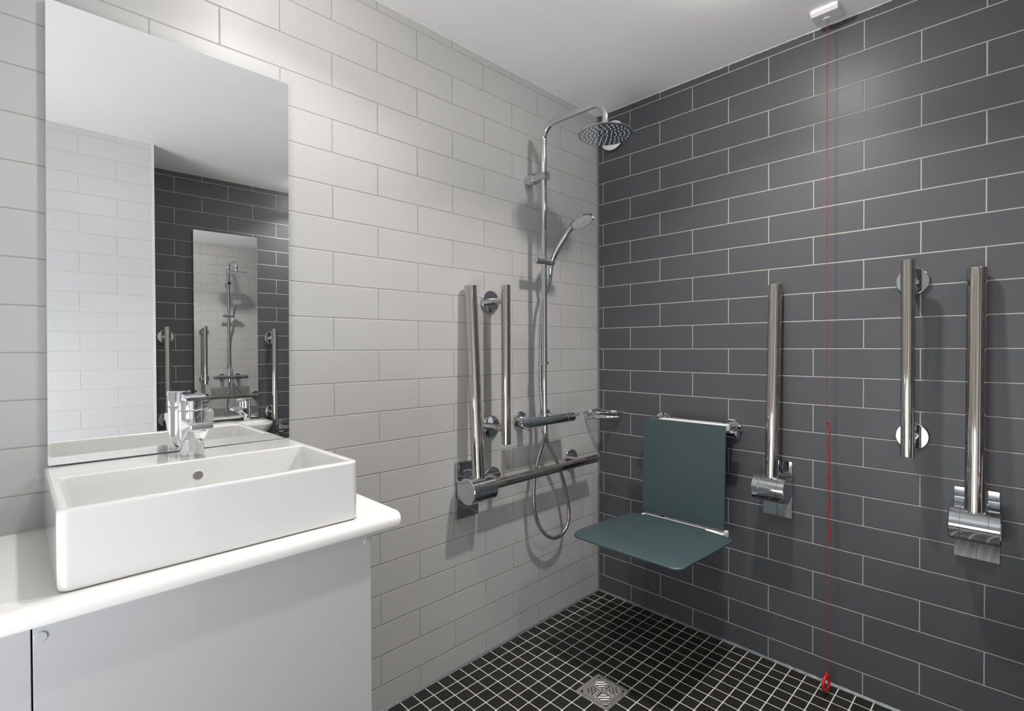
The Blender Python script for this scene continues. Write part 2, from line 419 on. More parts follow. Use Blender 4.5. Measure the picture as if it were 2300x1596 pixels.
rings += [ring(IX0-.003, IX1+.003, IY0-.003, IY1+.003, .014, BZ1-.0002),
          ring(IX0, IX1, IY0, IY1, .014, BZ1-.004),
          ring(IX0+.002, IX1-.002, IY0+.002, IY1-.003, .016, BZ1-.03),
          ring(IX0+.006, IX1-.006, IY0+.006, IY1-.008, .022, BZ0+.035),
          ring(IX0+.014, IX1-.014, IY0+.014, IY1-.016, .026, BZ0+.022),
          ring(IX0+.04, IX1-.04, IY0+.04, IY1-.04, .03, BZ0+.016),
          ring(IX0+.15, IX1-.15, IY0+.08, IY1-.08, .02, BZ0+.012)]
link('bowl', MB().loft(rings), 'ceramic', bw, origin=O, angle=60, wn=True)
ox, oz = -1.7315, .8965
link('overflow_ring', MB().lathe((ox, IY1-.0025, oz), (ox, IY1-.1, oz), [(0, .0112), (.0018, .0112), (.0024, .0106), (.0024, .0100), (.0002, .0098)], 32), 'ceramic', bw, origin=O)
link('overflow_hole', MB().lathe((ox, IY1-.0030, oz), (ox, IY1-.1, oz), [(0, .0098), (.0014, .0098), (.0015, 0)], 24), 'overflow_grey', bw, origin=O, label='grey overflow hole')
link('waste', MB().lathe((-1.72, -.29, BZ0+.0115), (-1.72, -.29, BZ0+.1), [(0, .03), (.003, .03), (.005, .026), (.0055, 0)], 32), 'chrome', bw, origin=O)

def make_tap(name, label, loc, rz, s=1.0):
    """chrome single-lever mixer, spout towards local -y"""
    r = thing(name, label, 'tap', loc, rz)
    R = .0255
    b = MB()
    n = 40
    def ov(rx, ry, z, cy=0): return [Vector((rx*math.cos(2*PI*i/n), cy+ry*math.sin(2*PI*i/n), z)) for i in range(n)]
    b.loft([ov(R, R, 0), ov(R, R, .002), ov(R-.0005, R-.0005, .06), ov(R-.0005, R-.0005, .104), ov(R-.0015, R-.0015, .1055)])
    link('body', b, 'chrome_bright', r)
    # spout: a flat-topped bar that widens from the body and drops a little at the tip
    def sec(y, w, zt, zb, rr):
        return [Vector((u, y, v)) for u, v in rrect(-w, w, zb, zt, rr, 5)]
    b = MB().loft([sec(-.005, .0235, .088, .030, .006), sec(-.022, .0240, .0870, .038, .007), sec(-.038, .0240, .0862, .050, .007),
                   sec(-.055, .0238, .0850, .062, .007), sec(-.072, .0234, .0838, .0655, .006), sec(-.0805, .0228, .0830, .0660, .005), sec(-.083, .0218, .0815, .0675, .004)])
    link('spout', b, 'chrome_bright', r, angle=30, wn=True)
    link('aerator', MB().lathe((0, -.064, .067), (0, -.068, .050), [(0, .0125), (.006, .0125), (.0072, .0115), (.0066, .0105), (.005, .0098), (.005, 0)], 28), 'steel_dull', r)
    lv = link('lever', MB().loft([ov(R-.0015, R-.0015, .1065), ov(R, R, .1085), ov(R, R, .139), ov(R-.001, R-.001, .1435), ov(R-.004, R-.004, .1455)]), 'chrome_bright', r)
    b = MB().loft([[Vector((u, y, zc+v)) for u, v in rrect(-w, w, -h, h, min(h, .0035), 4)] for y, w, zc, h in
                   ((.0, .022, .1385, .0068), (-.020, .0235, .1380, .0070), (-.030, .0232, .1370, .0064), (-.038, .0222, .1352, .0050), (-.0410, .0210, .1345, .0040))])
    link('lever_blade', b, 'chrome_bright', lv, angle=30)
    link('indicator', MB().lathe((0, -R+.0012, .121), (0, -1, .121), [(0, .0045), (.0008, .0045), (.001, 0)], 20), 'steel_dull', lv)
    return r
tap = make_tap('basin_tap', 'chrome single-lever mixer tap on the back ledge of the rectangular washbasin', (-1.7265, -.072, BZ1+.0002), math.radians(3))

# ------------------------------------------------------------------ shower fixtures on the pale wall
RX, RY = -.49, -.092
sh = thing('shower_mixer', 'chrome shower column with mixer bar and round overhead rose on the pale grey wall', 'shower', (RX, 0, .88))
S = Vector(sh.location)
def sp(name, mb, mat='chrome', par=None, label=None, angle=35): return link(name, mb, mat, par or sh, origin=S, label=label, angle=angle)
def arc(c, r, a0, a1, u, v, n=10):
    c = Vector(c); u = Vector(u); v = Vector(v)
    return [c+u*r*math.cos(a0+(a1-a0)*i/n)+v*r*math.sin(a0+(a1-a0)*i/n) for i in range(n+1)]
AZ = 2.083; HY = -.395; bend = .058
pts = [Vector((RX, RY, 1.125)), Vector((RX, RY, 1.6)), Vector((RX, RY, AZ-bend-.02))]
pts += arc((RX, RY-bend, AZ-bend), bend, 0, PI/2, (0, 1, 0), (0, 0, 1), 14)
pts += arc((RX, HY+bend, AZ-bend), bend, PI/2, PI, (0, 1, 0), (0, 0, 1), 14)
pts += [Vector((RX, HY, 2.006))]
sp('riser_pipe', MB().tube(pts, .0116, 28), angle=60)
sp('lower_pipe', MB().cyl((RX, RY-.002, .895), (RX, RY, 1.13), .0096))
sp('pipe_collar', MB().lathe((RX, RY, 1.118), (RX, RY, 2), [(0, .0105), (0, .0165), (.001, .0175), (.009, .0175), (.010, .0165), (.012, .0125)], 32), angle=30)
# rose
z0 = 1.957
rose = sp('rain_head', MB().lathe((RX, HY, z0), (RX, HY, 3), [(0, .093), (0, .0965), (.0008, .099), (.0028, .1005), (.0048, .0995), (.008, .090), (.0115, .065), (.0145, .035), (.017, .022), (.022, .0175), (.030, .0165), (.036, .0165), (.038, .015)], 72), angle=40)
sp('spray_plate', MB().lathe((RX, HY, z0+.0004), (RX, HY, 3), [(0, 0), (0, .0945), (.001, .0945), (.001, 0)], 72), 'chrome_dark', par=rose, label='dark mirror-like spray plate')
sp('swivel_nut', MB().lathe((RX, HY, z0+.036), (RX, HY, 3), [(0, .0125), (.0015, .0135), (.014, .0135), (.0155, .0118), (.018, .0108)], 32), par=rose)
nz = None
for k, (rad, cnt) in enumerate(((.084, 28), (.069, 23), (.054, 18), (.039, 13), (.024, 7), (.009, 3))):
    for i in range(cnt):
        a = 2*PI*(i+.37*k)/cnt
        c = Vector((rad*math.cos(a), rad*math.sin(a), 0))
        if nz is None:
            nz = link('nozzle', MB().lathe((0, 0, .0006), (0, 0, -1), [(0, .0024), (.0018, .0021), (.0029, .0014), (.0032, 0)], 10), 'nozzle', rose)
            o = nz
        else:
            o = nz.copy(); COL.objects.link(o); o.parent = rose
        o.location = Vector((RX, HY, z0))-S+c
# upper wall bracket
CZ = 1.880
br = sp('wall_bracket', MB().lathe((RX, -.0006, CZ), (RX, -1, CZ), [(0, 0), (0, .0215), (.001, .0225), (.046, .0225), (.0475, .0215), (.048, .0175)], 40))
sp('bracket_clamp', MB().lathe((RX, -.047, CZ), (RX, -1, CZ), [(0, .017), (.001, .0195), (.003, .0195), (.0038, .0165), (.0042, .0185), (.063, .0185), (.0643, .0175), (.0648, 0)], 40), par=br)
# mixer bar
VZ, VY = .888, -.094
v0, v1 = -.643, -.314
mx_ = sp('mixer_bar', MB().cyl((v0+.052, VY, VZ), (v1-.052, VY, VZ), .0205, .0005, 48))
for a, b, nm in ((v0, v0+.051, 'flow_handle'), (v1, v1-.051, 'temperature_handle')):
    s_ = 1 if b > a else -1
    h = sp(nm, MB().lathe((a, VY, VZ), (b, VY, VZ), [(0, 0), (0, .0190), (.0012, .0205), (.0492, .0205), (.0500, .0198), (.0508, .0198)], 48))
    if s_ > 0:
        p0, p1 = Vector((a+.012, VY-.016, VZ-.008)), Vector((a+.016, VY-.042, VZ-.018))
    else:
        p0, p1 = Vector((a-.014, VY-.018, VZ+.004)), Vector((a-.006, VY-.044, VZ+.016))
    sp('handle_pin', MB().cyl(p0, p1, .0042, .001, 16), par=h)
for x in (-.545, -.395):
    f = sp('wall_flange', MB().lathe((x, -.0006, VZ+.002), (x, -1, VZ+.002), [(0, 0), (0, .0325), (.001, .0335), (.010, .0335), (.0125, .0315), (.0135, .018), (.014, .0165)], 48))
    sp('inlet_pipe', MB().cyl((x, -.013, VZ+.001), (x, -.083, VZ), .0165, .001, 32), par=f)
sp('riser_socket', MB().lathe((RX, RY-.002, VZ+.017), (RX, RY-.002, 2), [(0, .012), (.010, .012), (.011, .011), (.016, .0095)], 28))
sp('hose_outlet', MB().lathe((RX, VY-.002, VZ-.018), (RX, VY-.002, 0), [(0, .0095), (.018, .0095), (.019, .0088), (.034, .0088), (.036, .0078)], 28))
# slider
SZ, SY = 1.534, -.0975
sl = sp('slider', MB().lathe((-.549, SY, SZ), (-.443, SY, SZ), [(0, 0), (0, .0125), (.001, .0135), (.082, .0135), (.0828, .0128), (.0836, .0135), (.105, .0135), (.106, .0125), (.106, 0)], 36))
sp('slider_lever', MB().cyl((-.534, SY-.001, SZ+.011), (-.534, SY-.001, SZ+.048), .0020, .0005, 12), par=sl)

# hand shower and its hose
hs = thing('hand_shower', 'chrome hand shower with white spray face and ribbed hose, held by the riser slider', 'shower head', (-.45, -.1, 1.53))
HS = Vector(hs.location)
hx = -.4505
hp = smooth_path([(hx, -.0935, 1.512), (hx, -.1010, 1.541), (hx, -.1200, 1.572), (hx, -.1480, 1.606), (hx, -.180, 1.640), (hx, -.207, 1.664), (hx, -.222, 1.676)], .006)
k = len(hp)
rad = [(.0085 if t < .06 else .0105+.0022*math.sin(PI*min(1, t*1.25))+(.004*max(0, (t-.8)/.2))) for t in [i/(k-1) for i in range(k)]]
link('handle', MB().tube(hp, rad, 24), 'chrome', hs, origin=HS, angle=60)
nrm = Vector((0, -.45, -.89)).normalized(); hc = Vector((hx, -.257, 1.672))
b0 = hc-nrm*.020
hd = link('head', MB().lathe(b0, b0+nrm, [(0, 0), (.0005, .018), (.004, .034), (.009, .0435), (.014, .0475), (.0185, .0478), (.0195, .0465), (.0195, .0438), (.0188, .0435), (.0188, 0)], 56), 'chrome', hs, origin=HS, angle=40)
mb = MB().lathe(b0, b0+nrm, [(.017, 0), (.017, .0432), (.0200, .0430), (.0212, .0405), (.0216, 0)], 56)
ua = nrm.orthogonal().normalized(); ub = nrm.cross(ua)
for rad_, cnt in ((.037, 30), (.031, 26), (.025, 20), (.019, 15)):
    for i in range(cnt):
        a = 2*PI*i/cnt; c = b0+nrm*.0213+(ua*math.cos(a)+ub*math.sin(a))*rad_
        mb.lathe(c, c+nrm, [(0, .0013), (.0014, .001), (.0016, 0)], 6)
sf = link('spray_face', mb, 'spray_white', hd, origin=HS, label='white spray face')
c = b0+nrm*.0214
link('spray_centre', MB().lathe(c, c+nrm, [(0, .013), (.002, .0125), (.0025, 0)], 28), 'white_plastic', hd, origin=HS)
tdir = (Vector((.25, -.5, -.0))-nrm*nrm.dot(Vector((.25, -.5, -.0)))).normalized()
link('mode_tab', MB().cyl(b0+nrm*.017+tdir*.036, b0+nrm*.024+tdir*.050, .0032, .001, 12, .0016), 'spray_white', hd, origin=HS)
link('hose_cone', MB().lathe((hx, -.0935, 1.515), (hx+.006, -.086, 1.47), [(0, .0085), (.002, .0092), (.022, .0082), (.030, .0068)], 24), 'chrome', hs, origin=HS)
hose = smooth_path([(-.448, -.090, 1.492), (-.440, -.078, 1.462), (-.448, -.062, 1.41), (-.4572, -.055, 1.373), (-.4670, -.053, 1.28), (-.4710, -.053, 1.168), (-.4700, -.052, 1.06), (-.462, -.050, .965),
    (-.452, -.048, .89), (-.452, -.048, .850), (-.438, -.052, .80), (-.413, -.053, .760), (-.375, -.053, .705), (-.3355, -.052, .628), (-.3054, -.052, .540), (-.2915, -.055, .459), (-.311, -.060, .4065), (-.3517, -.063, .3800),
    (-.4012, -.065, .3780), (-.4519, -.064, .4037), (-.4927, -.062, .4513), (-.5112, -.056, .5097), (-.514, -.052, .5828), (-.5060, -.052, .660), (-.497, -.058, .720), (-.490, -.075, .78), (-.4895, -.094, .828), (-.4895, -.096, .840)], .00130)
PAT = (.0080, .0082, .0080, .0064)
ho = link('hose', MB().tube(hose, [PAT[i % 4] for i in range(len(hose))], 14), 'hose_silver', hs, origin=HS, angle=30, label='ribbed chrome hose', wn=False)
ho.data.materials.append(M['hose_groove'])
for i, p in enumerate(ho.data.polygons):
    if (i//14) % 4 >= 2: p.material_index = 1

# ------------------------------------------------------------------ corner soap basket
sb = thing('soap_basket', 'small chrome wire corner basket on the walls between mixer bar and seat', 'soap dish', (0, 0, .86))
SB = Vector((0, 0, .86))
zt, zb = .884, .860
A, B_, Cn = Vector((-.118, -.0065, zt)), Vector((-.0065, -.147, zt)), Vector((-.0065, -.0065, zt+.004))
def front_curve(z, k_, n=14):
    a = Vector((-.118*k_, -.010, z)); b = Vector((-.010, -.147*k_, z)); c = Vector((-.100*k_, -.118*k_, z))
    return [(1-t)**2*a+2*t*(1-t)*c+t*t*b for t in [i/n for i in range(n+1)]]
top = [Cn, A]+front_curve(zt, 1)[1:-1]+[B_]
link('rim_wire', MB().tube([p for p in top], .0026, 10, closed=True), 'chrome', sb, origin=SB, angle=60)
bot = [Vector((-.012, -.012, zb)), Vector((-.110, -.010, zb))]+front_curve(zb, .97)[1:-1]+[Vector((-.010, -.138, zb))]
link('base_wire', MB().tube(bot, .0020, 8, closed=True), 'chrome', sb, origin=SB, angle=60)
fc, fb = front_curve(zt, 1), front_curve(zb, .97)
side = [[fc[i], fb[i]] for i in range(1, 14, 2)]+[[(x, -.0065, zt), (x, -.012, zb)] for x in (-.035, -.065, -.09)]+[[(-.0065, y, zt), (-.012, y, zb)] for y in (-.035, -.065, -.09, -.115)]
for q in side: link('side_wire', MB().tube(q, .0013, 8), 'chrome', sb, origin=SB, angle=60)
for i in range(9):
    t = .012+i*.0125
    n_ = 12
    # floor wires run square to the corner diagonal
    s_ = t*1.55
    a = Vector((-min(s_, .10), -.012-max(0, s_-.10)*.9, zb)); b = Vector((-.012-max(0, s_-.12)*.9, -min(s_*1.15, .125), zb))
    link('floor_wire', MB().tube([a, b], .0014, 8), 'chrome', sb, origin=SB, angle=60)
for p, q in (((-.075, -.0006, zt-.004), (-.075, -.010, zt-.004)), ((-.0006, -.095, zt-.004), (-.010, -.095, zt-.004))):
    link('fixing_pad', MB().box(min(p[0], q[0])-(.013 if p[0] == q[0] else 0), max(p[0], q[0])+(.013 if p[0] == q[0] else 0),
                                min(p[1], q[1])-(.013 if p[1] == q[1] else 0), max(p[1], q[1])+(.013 if p[1] == q[1] else 0), zt-.011, zt+.003, .002), 'white_metal', sb, origin=SB)

# ------------------------------------------------------------------ grab rails (local: wall at y=0, room towards -y)
def grab_rail(label, loc, rz, half, vert, fl, off=.093, r=.0178, group=None):
    """straight bar of length 2*half on two flanges at +-fl"""
    g = thing('grab_rail', label, 'grab rail', loc, rz, group)
    ax = Vector((0, 0, 1)) if vert else Vector((1, 0, 0))
    c = Vector((0, -off, 0))
    link('bar', MB().lathe(c-ax*half, c+ax*half, [(0, 0), (0, r-.002), (.001, r-.0004), (.0022, r), (2*half-.0022, r), (2*half-.001, r-.0004), (2*half, r-.002), (2*half, 0)], 40), 'steel', g)
    for s_ in fl:
        p = ax*s_
        f = link('flange', MB().lathe(p-Vector((0, .0005, 0)), p-Vector((0, 1, 0)), [(0, 0), (0, .0425), (.0015, .0435), (.009, .0435), (.011, .042), (.0115, .0405), (.0115, 0)], 56), 'chrome', g)
        link('stem', MB().lathe(p-Vector((0, .011, 0)), p-Vector((0, 1, 0)), [(0, .0138), (.030, .0138), (.0305, .0126), (off-.0135, .0124)], 28), 'steel', f)
    return g
G = 'stainless grab rails'
grab_rail('vertical stainless grab rail on the pale wall between the fold-up rail and the shower column', (-.708, 0, 1.1215), 0, .3005, True, (.2425, -.2425), off=.0945, group=G)
grab_rail('horizontal stainless grab rail on the pale wall below the shower mixer bar', (-.4450, 0, .678), 0, .314, False, (-.2575, .2275), off=.086, group=G)
grab_rail('vertical stainless grab rail on the dark wall between pull cord and the right fold-up rail', (0, -1.2255, 1.148), -PI/2, .3005, True, (.2425, -.2475), off=.091, group=G)
skew(grab_rail('vertical grab rail on the dark back wall, between partition and narrow mirror', (-1.343, YB, 1.004), PI, .320, True, (.259, -.259), off=.088, group=G))
skew(grab_rail('vertical grab rail on the dark back wall, on the shower side of the narrow mirror', (-.725, YB, 1.004), PI, .320, True, (.259, -.259), off=.088, group=G))
skew(grab_rail('horizontal grab rail low on the dark back wall towards the seat corner', (-.41, YB, .634), PI, .30, False, (-.25, .25), off=.088, group=G))

# ------------------------------------------------------------------ fold-up support rails
def support_rail(label, loc, rz):
    g = thing('fold_up_rail', label, 'support rail', loc, rz, 'fold-up support rails')
    z0, z1 = -.104, .104                              # plate, centred on the thing
    w = .0505
    pl = link('wall_plate', MB().prism(rrect(-w, w, z0, z1, .003, 3), -.006, -.0006, 'XZ'), 'chrome', g)
    link('upper_cover', MB().prism(rrect(-w, w, .030, z1, .003, 3), -.0125, -.0062, 'XZ', bev=.0008), 'chrome', pl)
    for s_ in (-1, 1):
        a, b = sorted((s_*.0006, s_*w))
        link('lower_cover', MB().prism(rrect(a, b, z0, -.030, .002, 3), -.0125, -.0062, 'XZ', bev=.0008), 'chrome', pl)
    link('pivot_block', MB().box(-w+.002, w-.002, -.050, -.0062, -.032, .040, .004), 'chrome', pl)
    hz = .011; hy = -.0735; L = .0570
    h = link('hinge', MB().cyl((-L+.027, hy, hz), (L-.027, hy, hz), .0480, .0004, 64), 'chrome', g)
    for s_ in (-1, 1):
        link('hinge_cap', MB().lathe((s_*(L-.0265), hy, hz), (s_*L, hy, hz), [(0, .0465), (.0006, .0465), (.0008, .0480), (.0235, .0480), (.0258, .0462), (.0265, .0445), (.0265, 0)], 64), 'chrome', h)
    b0 = Vector((0, -.0735, .050)); b1 = Vector((0, -.0330, .7545)); d = (b1-b0).normalized(); Lr = (b1-b0).length
    link('rail_tube', MB().lathe(b0, b1, [(0, .0232), (Lr-.003, .0232), (Lr-.0012, .0226), (Lr, .0208), (Lr, .0204), (Lr-.001, 0)], 56), 'steel', g)
    link('tube_collar', MB().lathe(b0-d*.012, b1, [(0, .026), (.013, .0255), (.015, .0236), (.0155, .0226)], 40), 'chrome', g)
    return g
support_rail('stainless fold-up support rail, folded upright on the pale grey wall left of the shower', (-.8285, 0, .6605), 0)
support_rail('stainless fold-up support rail, folded upright between shower seat and red cord', (0, -.8260, .6605), -PI/2)
support_rail('stainless fold-up support rail, folded upright at the far right of the dark wall', (0, -1.3790, .6585), -PI/2)

# ------------------------------------------------------------------ shower seat
st = thing('shower_chair', 'dark teal fold-down shower seat with backrest hung on the dark wall', 'shower seat', (-.1, -.505, .48))
Q = Vector(st.location)
YC = -.505
def seat_part(n, mb, mt, par=None, label=None, angle=35): return link(n, mb, mt, par or st, origin=Q, label=label, angle=angle)
# backrest: thin board, slightly raked
mb = MB(); poly = rrect(YC-.175, YC+.175, .4945, .887, .004, 3)
def rake(y, z, t): return Vector((-.119-.012*(.887-z)/.395-t, y, z))
fr = [rake(y, z, .0075) for y, z in poly]; bk = [rake(y, z, 0) for y, z in poly]
fr2 = [rake(y+(YC-y)*.006, z+(.69-z)*.006, .0086) for y, z in poly]
mb.loft([bk, fr, fr2])
seat_part('backrest', mb, 'teal')
# seat: curved board with waterfall front and drooping sides
SYC = YC+.006
def seat_z(x, y):
    u = min(1, max(0, (-.150-x)/.410)); v = (y-SYC)/.2225
    return .4865+.0145*u-.013*max(0, (u-.80)/.20)**2-.007*abs(v)**6+.003*(1-v*v)*(1-u)
def seat_ring(k_, dz, n=9):
    out = []
    base = rrect(-.553, -.160, SYC-.2225, SYC+.2225, (.010, .036, .036, .010), n)
    pts_ = []
    for q in range(len(base)):                          # even out the long edges
        p0, p1 = base[q], base[(q+1) % len(base)]
        L = math.dist(p0, p1); m_ = max(1, round(L/.016))
        pts_ += [(p0[0]+(p1[0]-p0[0])*i/m_, p0[1]+(p1[1]-p0[1])*i/m_) for i in range(m_)]
    for x, y in pts_:
        u = (-.150-x)/.410; v = (y-SYC)/.2225
        y2 = SYC+(y-SYC)*(1+.014*math.sin(PI*min(1, max(0, u))))-.004*(1-u)
        x2 = x-.008*(1-v*v)*max(0, u)**4
        x3 = -.355+(x2+.355)*k_; y3 = SYC+(y2-SYC)*k_
        out.append(Vector((x3, y3, seat_z(x3, y3)-dz)))
    return out
mb = MB().loft([seat_ring(.0, 0)]+[seat_ring(k_, 0) for k_ in (.15, .3, .45, .6, .7, .8, .87, .93, .965, .985)]+[seat_ring(.996, .0006), seat_ring(1, .0022), seat_ring(1, .0046), seat_ring(.996, .0068), seat_ring(.975, .0078)]+[seat_ring(k_, .008) for k_ in (.9, .7, .4, .0)], False, False)
bmesh.ops.remove_doubles(mb.b, verts=mb.b.verts[:], dist=1e-6)
seat_part('seat', mb, 'teal', angle=60)
# back tongue of the seat that carries it on the white frame
mb = MB(); mb.prism([(YC-.112, -.161), (YC-.105, -.140), (YC+.150, -.140), (YC+.158, -.161)], .4745, .4868, 'XY', mtx=Matrix(((0, 1, 0, 0), (1, 0, 0, 0), (0, 0, 1, 0), (0, 0, 0, 1))))
seat_part('seat_tongue', mb, 'teal')
# white frame
mb = MB(); mb.box(-.1175, -.074, YC-.171, YC+.112, .8640, .8890, .004)
seat_part('top_beam', mb, 'white_metal')
for s_ in (-1, 1):
    y = YC+s_*.120
    mb = MB(); mb.box(-.1165, -.094, y-.011, y+.011, .470, .872, .003)
    up_ = seat_part('upright', mb, 'white_metal')
    mb = MB(); mb.box(-.152, -.094, YC+s_*.146-.029, YC+s_*.146+.029, .459, .4845, .004)
    seat_part('hinge_bracket', mb, 'white_metal', up_)
    seat_part('hinge_pin', MB().cyl((-.135, YC+s_*.172, .474), (-.135, YC+s_*.1765, .474), .004, .001, 16), 'steel', up_)
seat_part('hinge_bar', MB().cyl((-.142, YC-.155, .480), (-.142, YC+.150, .480), .0075, .001, 24), 'white_metal')
seat_part('wall_foot', MB().box(-.094, -.0006, YC-.10, YC+.10, .470, .484, .004), 'white_metal')
# chrome rail with its flanges
seat_part('support_rail', MB().cyl((-.0655, YC-.198, .8505), (-.0655, YC+.198, .8505), .0165, .0012, 40), 'chrome')
for s_ in (-1, 1):
    y = YC+s_*.150
    f = seat_part('flange', MB().lathe((-.0006, y, .862), (-1, y, .862), [(0, 0), (0, .0385), (.0015, .0395), (.009, .0395), (.011, .038), (.0115, 0)], 56), 'chrome')
    seat_part('hook', MB().box(-.084, -.0105, y-.017, y+.017, .8665, .8850, .004), 'chrome', f)
    seat_part('rail_saddle', MB().box(-.050, -.0105, y-.013, y+.013, .8400, .8665, .004), 'chrome', f)

# ------------------------------------------------------------------ alarm pull cord
pc = thing('alarm_pull_cord', 'thin red alarm cord hanging from a white ceiling switch in front of the dark wall', 'pull cord', (-.0731, -1.003, ZC))
K = Vector(pc.location)
bx0, bx1, by0, by1 = -.125, -.037, -1.0465, -.9625
sw = link('switch_box', MB().prism(rrect(bx0, bx1, by0, by1, .007, 5), ZC-.012, ZC-.0004, 'XY', bev=.001), 'white_plastic', pc, origin=K)
link('raised_cover', MB().loft([[Vector((u, v, ZC-.011)) for u, v in rrect(bx0+.0005, -.078, by0+.0005, by1-.0005, .004, 4)],
                                [Vector((u, v, ZC-.019)) for u, v in rrect(bx0+.010, -.080, by0+.003, by1-.003, .003, 4)]]), 'white_plastic', sw, origin=K)
link('lower_cover', MB().loft([[Vector((u, v, ZC-.011)) for u, v in rrect(-.0775, bx1-.0005, by0+.0005, by1-.0005, .004, 4)],
                               [Vector((u, v, ZC-.018)) for u, v in rrect(-.077, bx1-.010, by0+.003, by1-.003, .003, 4)]]), 'white_plastic', sw, origin=K)
link('cord_boss', MB().lathe((-.0765, -1.003, ZC-.012), (-.0765, -1.003, 0), [(0, .0125), (.0085, .0120), (.0095, .011), (.0095, 0)], 28), 'white_plastic', sw, origin=K)
link('cord_slot', MB().prism(rrect(-.0815, -.0780, -1.0095, -.9970, .0017, 4), ZC-.0200, ZC-.0150, 'XY'), 'black', sw, origin=K)
for y in (-1.033, -.975):
    link('screw_hole', MB().lathe((-.067, y, ZC-.0150), (-.067, y, 0), [(0, .0024), (.0036, .0024), (.0037, 0)], 16), 'steel_dull', sw, origin=K)
random.seed(3)
cz = [ZC-.020]+[ZC-.1-.1*i for i in range(13)]+[.932]
cord = [(-.0731, -1.003, z) for z in cz]
link('cord', MB().tube([(-.0731, -1.003, z) for z in (ZC-.018, 1.6, .93)], .00095, 8)
     .tube([(-.0731, -1.0025+.0004*math.sin(z*30), z) for z in [.93-.02*i for i in range(43)]], .00095, 8), 'red_cord', pc, origin=K, angle=60)
lp = []
for i in range(41):
    t = i/40; z = .929-t*.395
    lp.append((-.0728+.0010*math.sin(t*31), -1.0095-.0013*math.sin(t*22)+(.004*(1-min(1, t*14))), z))
lp2 = [(p[0]+.0016*math.sin(i*.9+1), p[1]-.0015-.0016*math.sin(i*.7), p[2]) for i, p in enumerate(lp)]
loop = lp+[(-.0725, -1.0125, .527), (-.0725, -1.0145, .524)]+list(reversed(lp2))
knot = link('cord_loop', MB().tube(loop, .00135, 8).torus((-.0731, -1.004, .9305), .0026, .0014, (0, 0, 1), 16, 8).torus((-.0731, -1.004, .9275), .0026, .0014, (0, .3, 1), 16, 8), 'red_cord', pc, origin=K, angle=60, label='knotted spare length of cord')
RZ = .0400
rg = link('pull_ring', MB().torus((-.0731, -1.003, RZ), .0245, .0048, (.14, .99, 0), 48, 14, 1.0, 1.0).torus((-.0731, -1.003, RZ+.031), .0045, .0024, (.6, -.5, 0), 20, 8), 'red', pc, origin=K, angle=60)
link('end_knot', MB().tube(smooth_path([(-.0731, -1.003, .0815), (-.0715, -1.001, .079), (-.0735, -1.005, .076), (-.0725, -1.0015, .0735), (-.0731, -1.003, .0715)], .001), .0019, 8)
     .tube([(-.0731, -1.002, .079), (-.0725, -.9995, .086), (-.0728, -.9985, .090)], .001, 6), 'red_cord', pc, origin=K, angle=60)

# ------------------------------------------------------------------ extractor disc high in the corner
ex = thing('extractor_vent', 'round white vent disc high on the dark wall behind the overhead rose', 'vent', (0, -.100, 2.179))
EX = Vector(ex.location)
link('vent_frame', MB().lathe((-.0006, -.100, 2.179), (-1, -.100, 2.179), [(0, 0), (0, .052), (.004, .054), (.008, .052), (.010, .046), (.006, .043), (.006, 0)], 56), 'white_plastic', ex, origin=EX)
link('vent_disc', MB().lathe((-.005, -.100, 2.179), (-1, -.100, 2.179), [(0, .010), (.008, .010), (.010, .055), (.013, .066), (.017, .0675), (.021, .063), (.024, .05), (.025, 0)], 56), 'white_plastic', ex, origin=EX)

# ------------------------------------------------------------------ floor drain
dx0, dx1, dy0, dy1 = -.6640, -.5285, -.5200, -.3870
fd = thing('floor_drain', 'square stainless floor drain set in the black mosaic tiles', 'drain', ((dx0+dx1)/2, (dy0+dy1)/2, 0))
D = Vector(fd.location); cx, cy = D.x, D.y; hw = .0675
mb = MB()
for a, b in ((hw, hw-.0125),):
    mb.box(-a, a, -a, -b, 0, .0016, .0004, 1).box(-a, a, b, a, 0, .0016, .0004, 1).box(-a, -b, -b, b, 0, .0016, .0004, 1).box(b, a, -b, b, 0, .0016, .0004, 1)
link('frame', mb, 'steel_dull', fd)
link('sump', MB().box(-.0555, .0555, -.0555, .0555, .0001, .0006), 'drain_black', fd)
ch = .012; g_ = .0535
oct_ = [(g_, -g_+ch), (g_, g_-ch), (g_-ch, g_), (-g_+ch, g_), (-g_, g_-ch), (-g_, -g_+ch), (-g_+ch, -g_), (g_-ch, -g_)]
gr = link('grate', MB().prism(oct_, .0008, .0020, 'XY', bev=.0004, seg=1), 'steel_dull', fd)
# raised louvres with dark slots beside them, four fans pointing at the corners plus a cross
ribs = MB(); slots = MB()
def louvre(p, d, L, dark=True):
    p = Vector((p[0], p[1], .0022)); d = Vector((d[0], d[1], 0)).normalized(); n_ = Vector((-d.y, d.x, 0))
    if n_.dot(Vector((.7, .7, 0))) < 0: n_ = -n_
    a, b = p-d*L/2, p+d*L/2
    ribs.tube([a-Vector((0, 0, .0015)), a.lerp(b, .04), a.lerp(b, .96), b-Vector((0, 0, .0015))], .0021, 10)
    q = n_*.0034
    for w_ in (1,):
        s0, s1 = a-q, b-q
        slots.tube([s0+Vector((0, 0, -.0008)), s1+Vector((0, 0, -.0008))], .0016, 8)
s2 = math.sqrt(.5)
for (qx, qy) in ((s2, s2), (-s2, -s2)):
    for dist, L in ((.022, .020), (.0335, .042), (.045, .030)):
        louvre((qx*dist, qy*dist), (-qy, qx), L)
for (qx, qy) in ((s2, -s2), (-s2, s2)):
    for dist, L in ((.022, .020), (.0335, .042), (.045, .030)):
        louvre((qx*dist, qy*dist), (-qy, qx), L)
for (qx, qy) in ((1, 0), (-1, 0), (0, 1), (0, -1)):
    louvre((qx*.0245, qy*.0245), (qx, qy), .030)
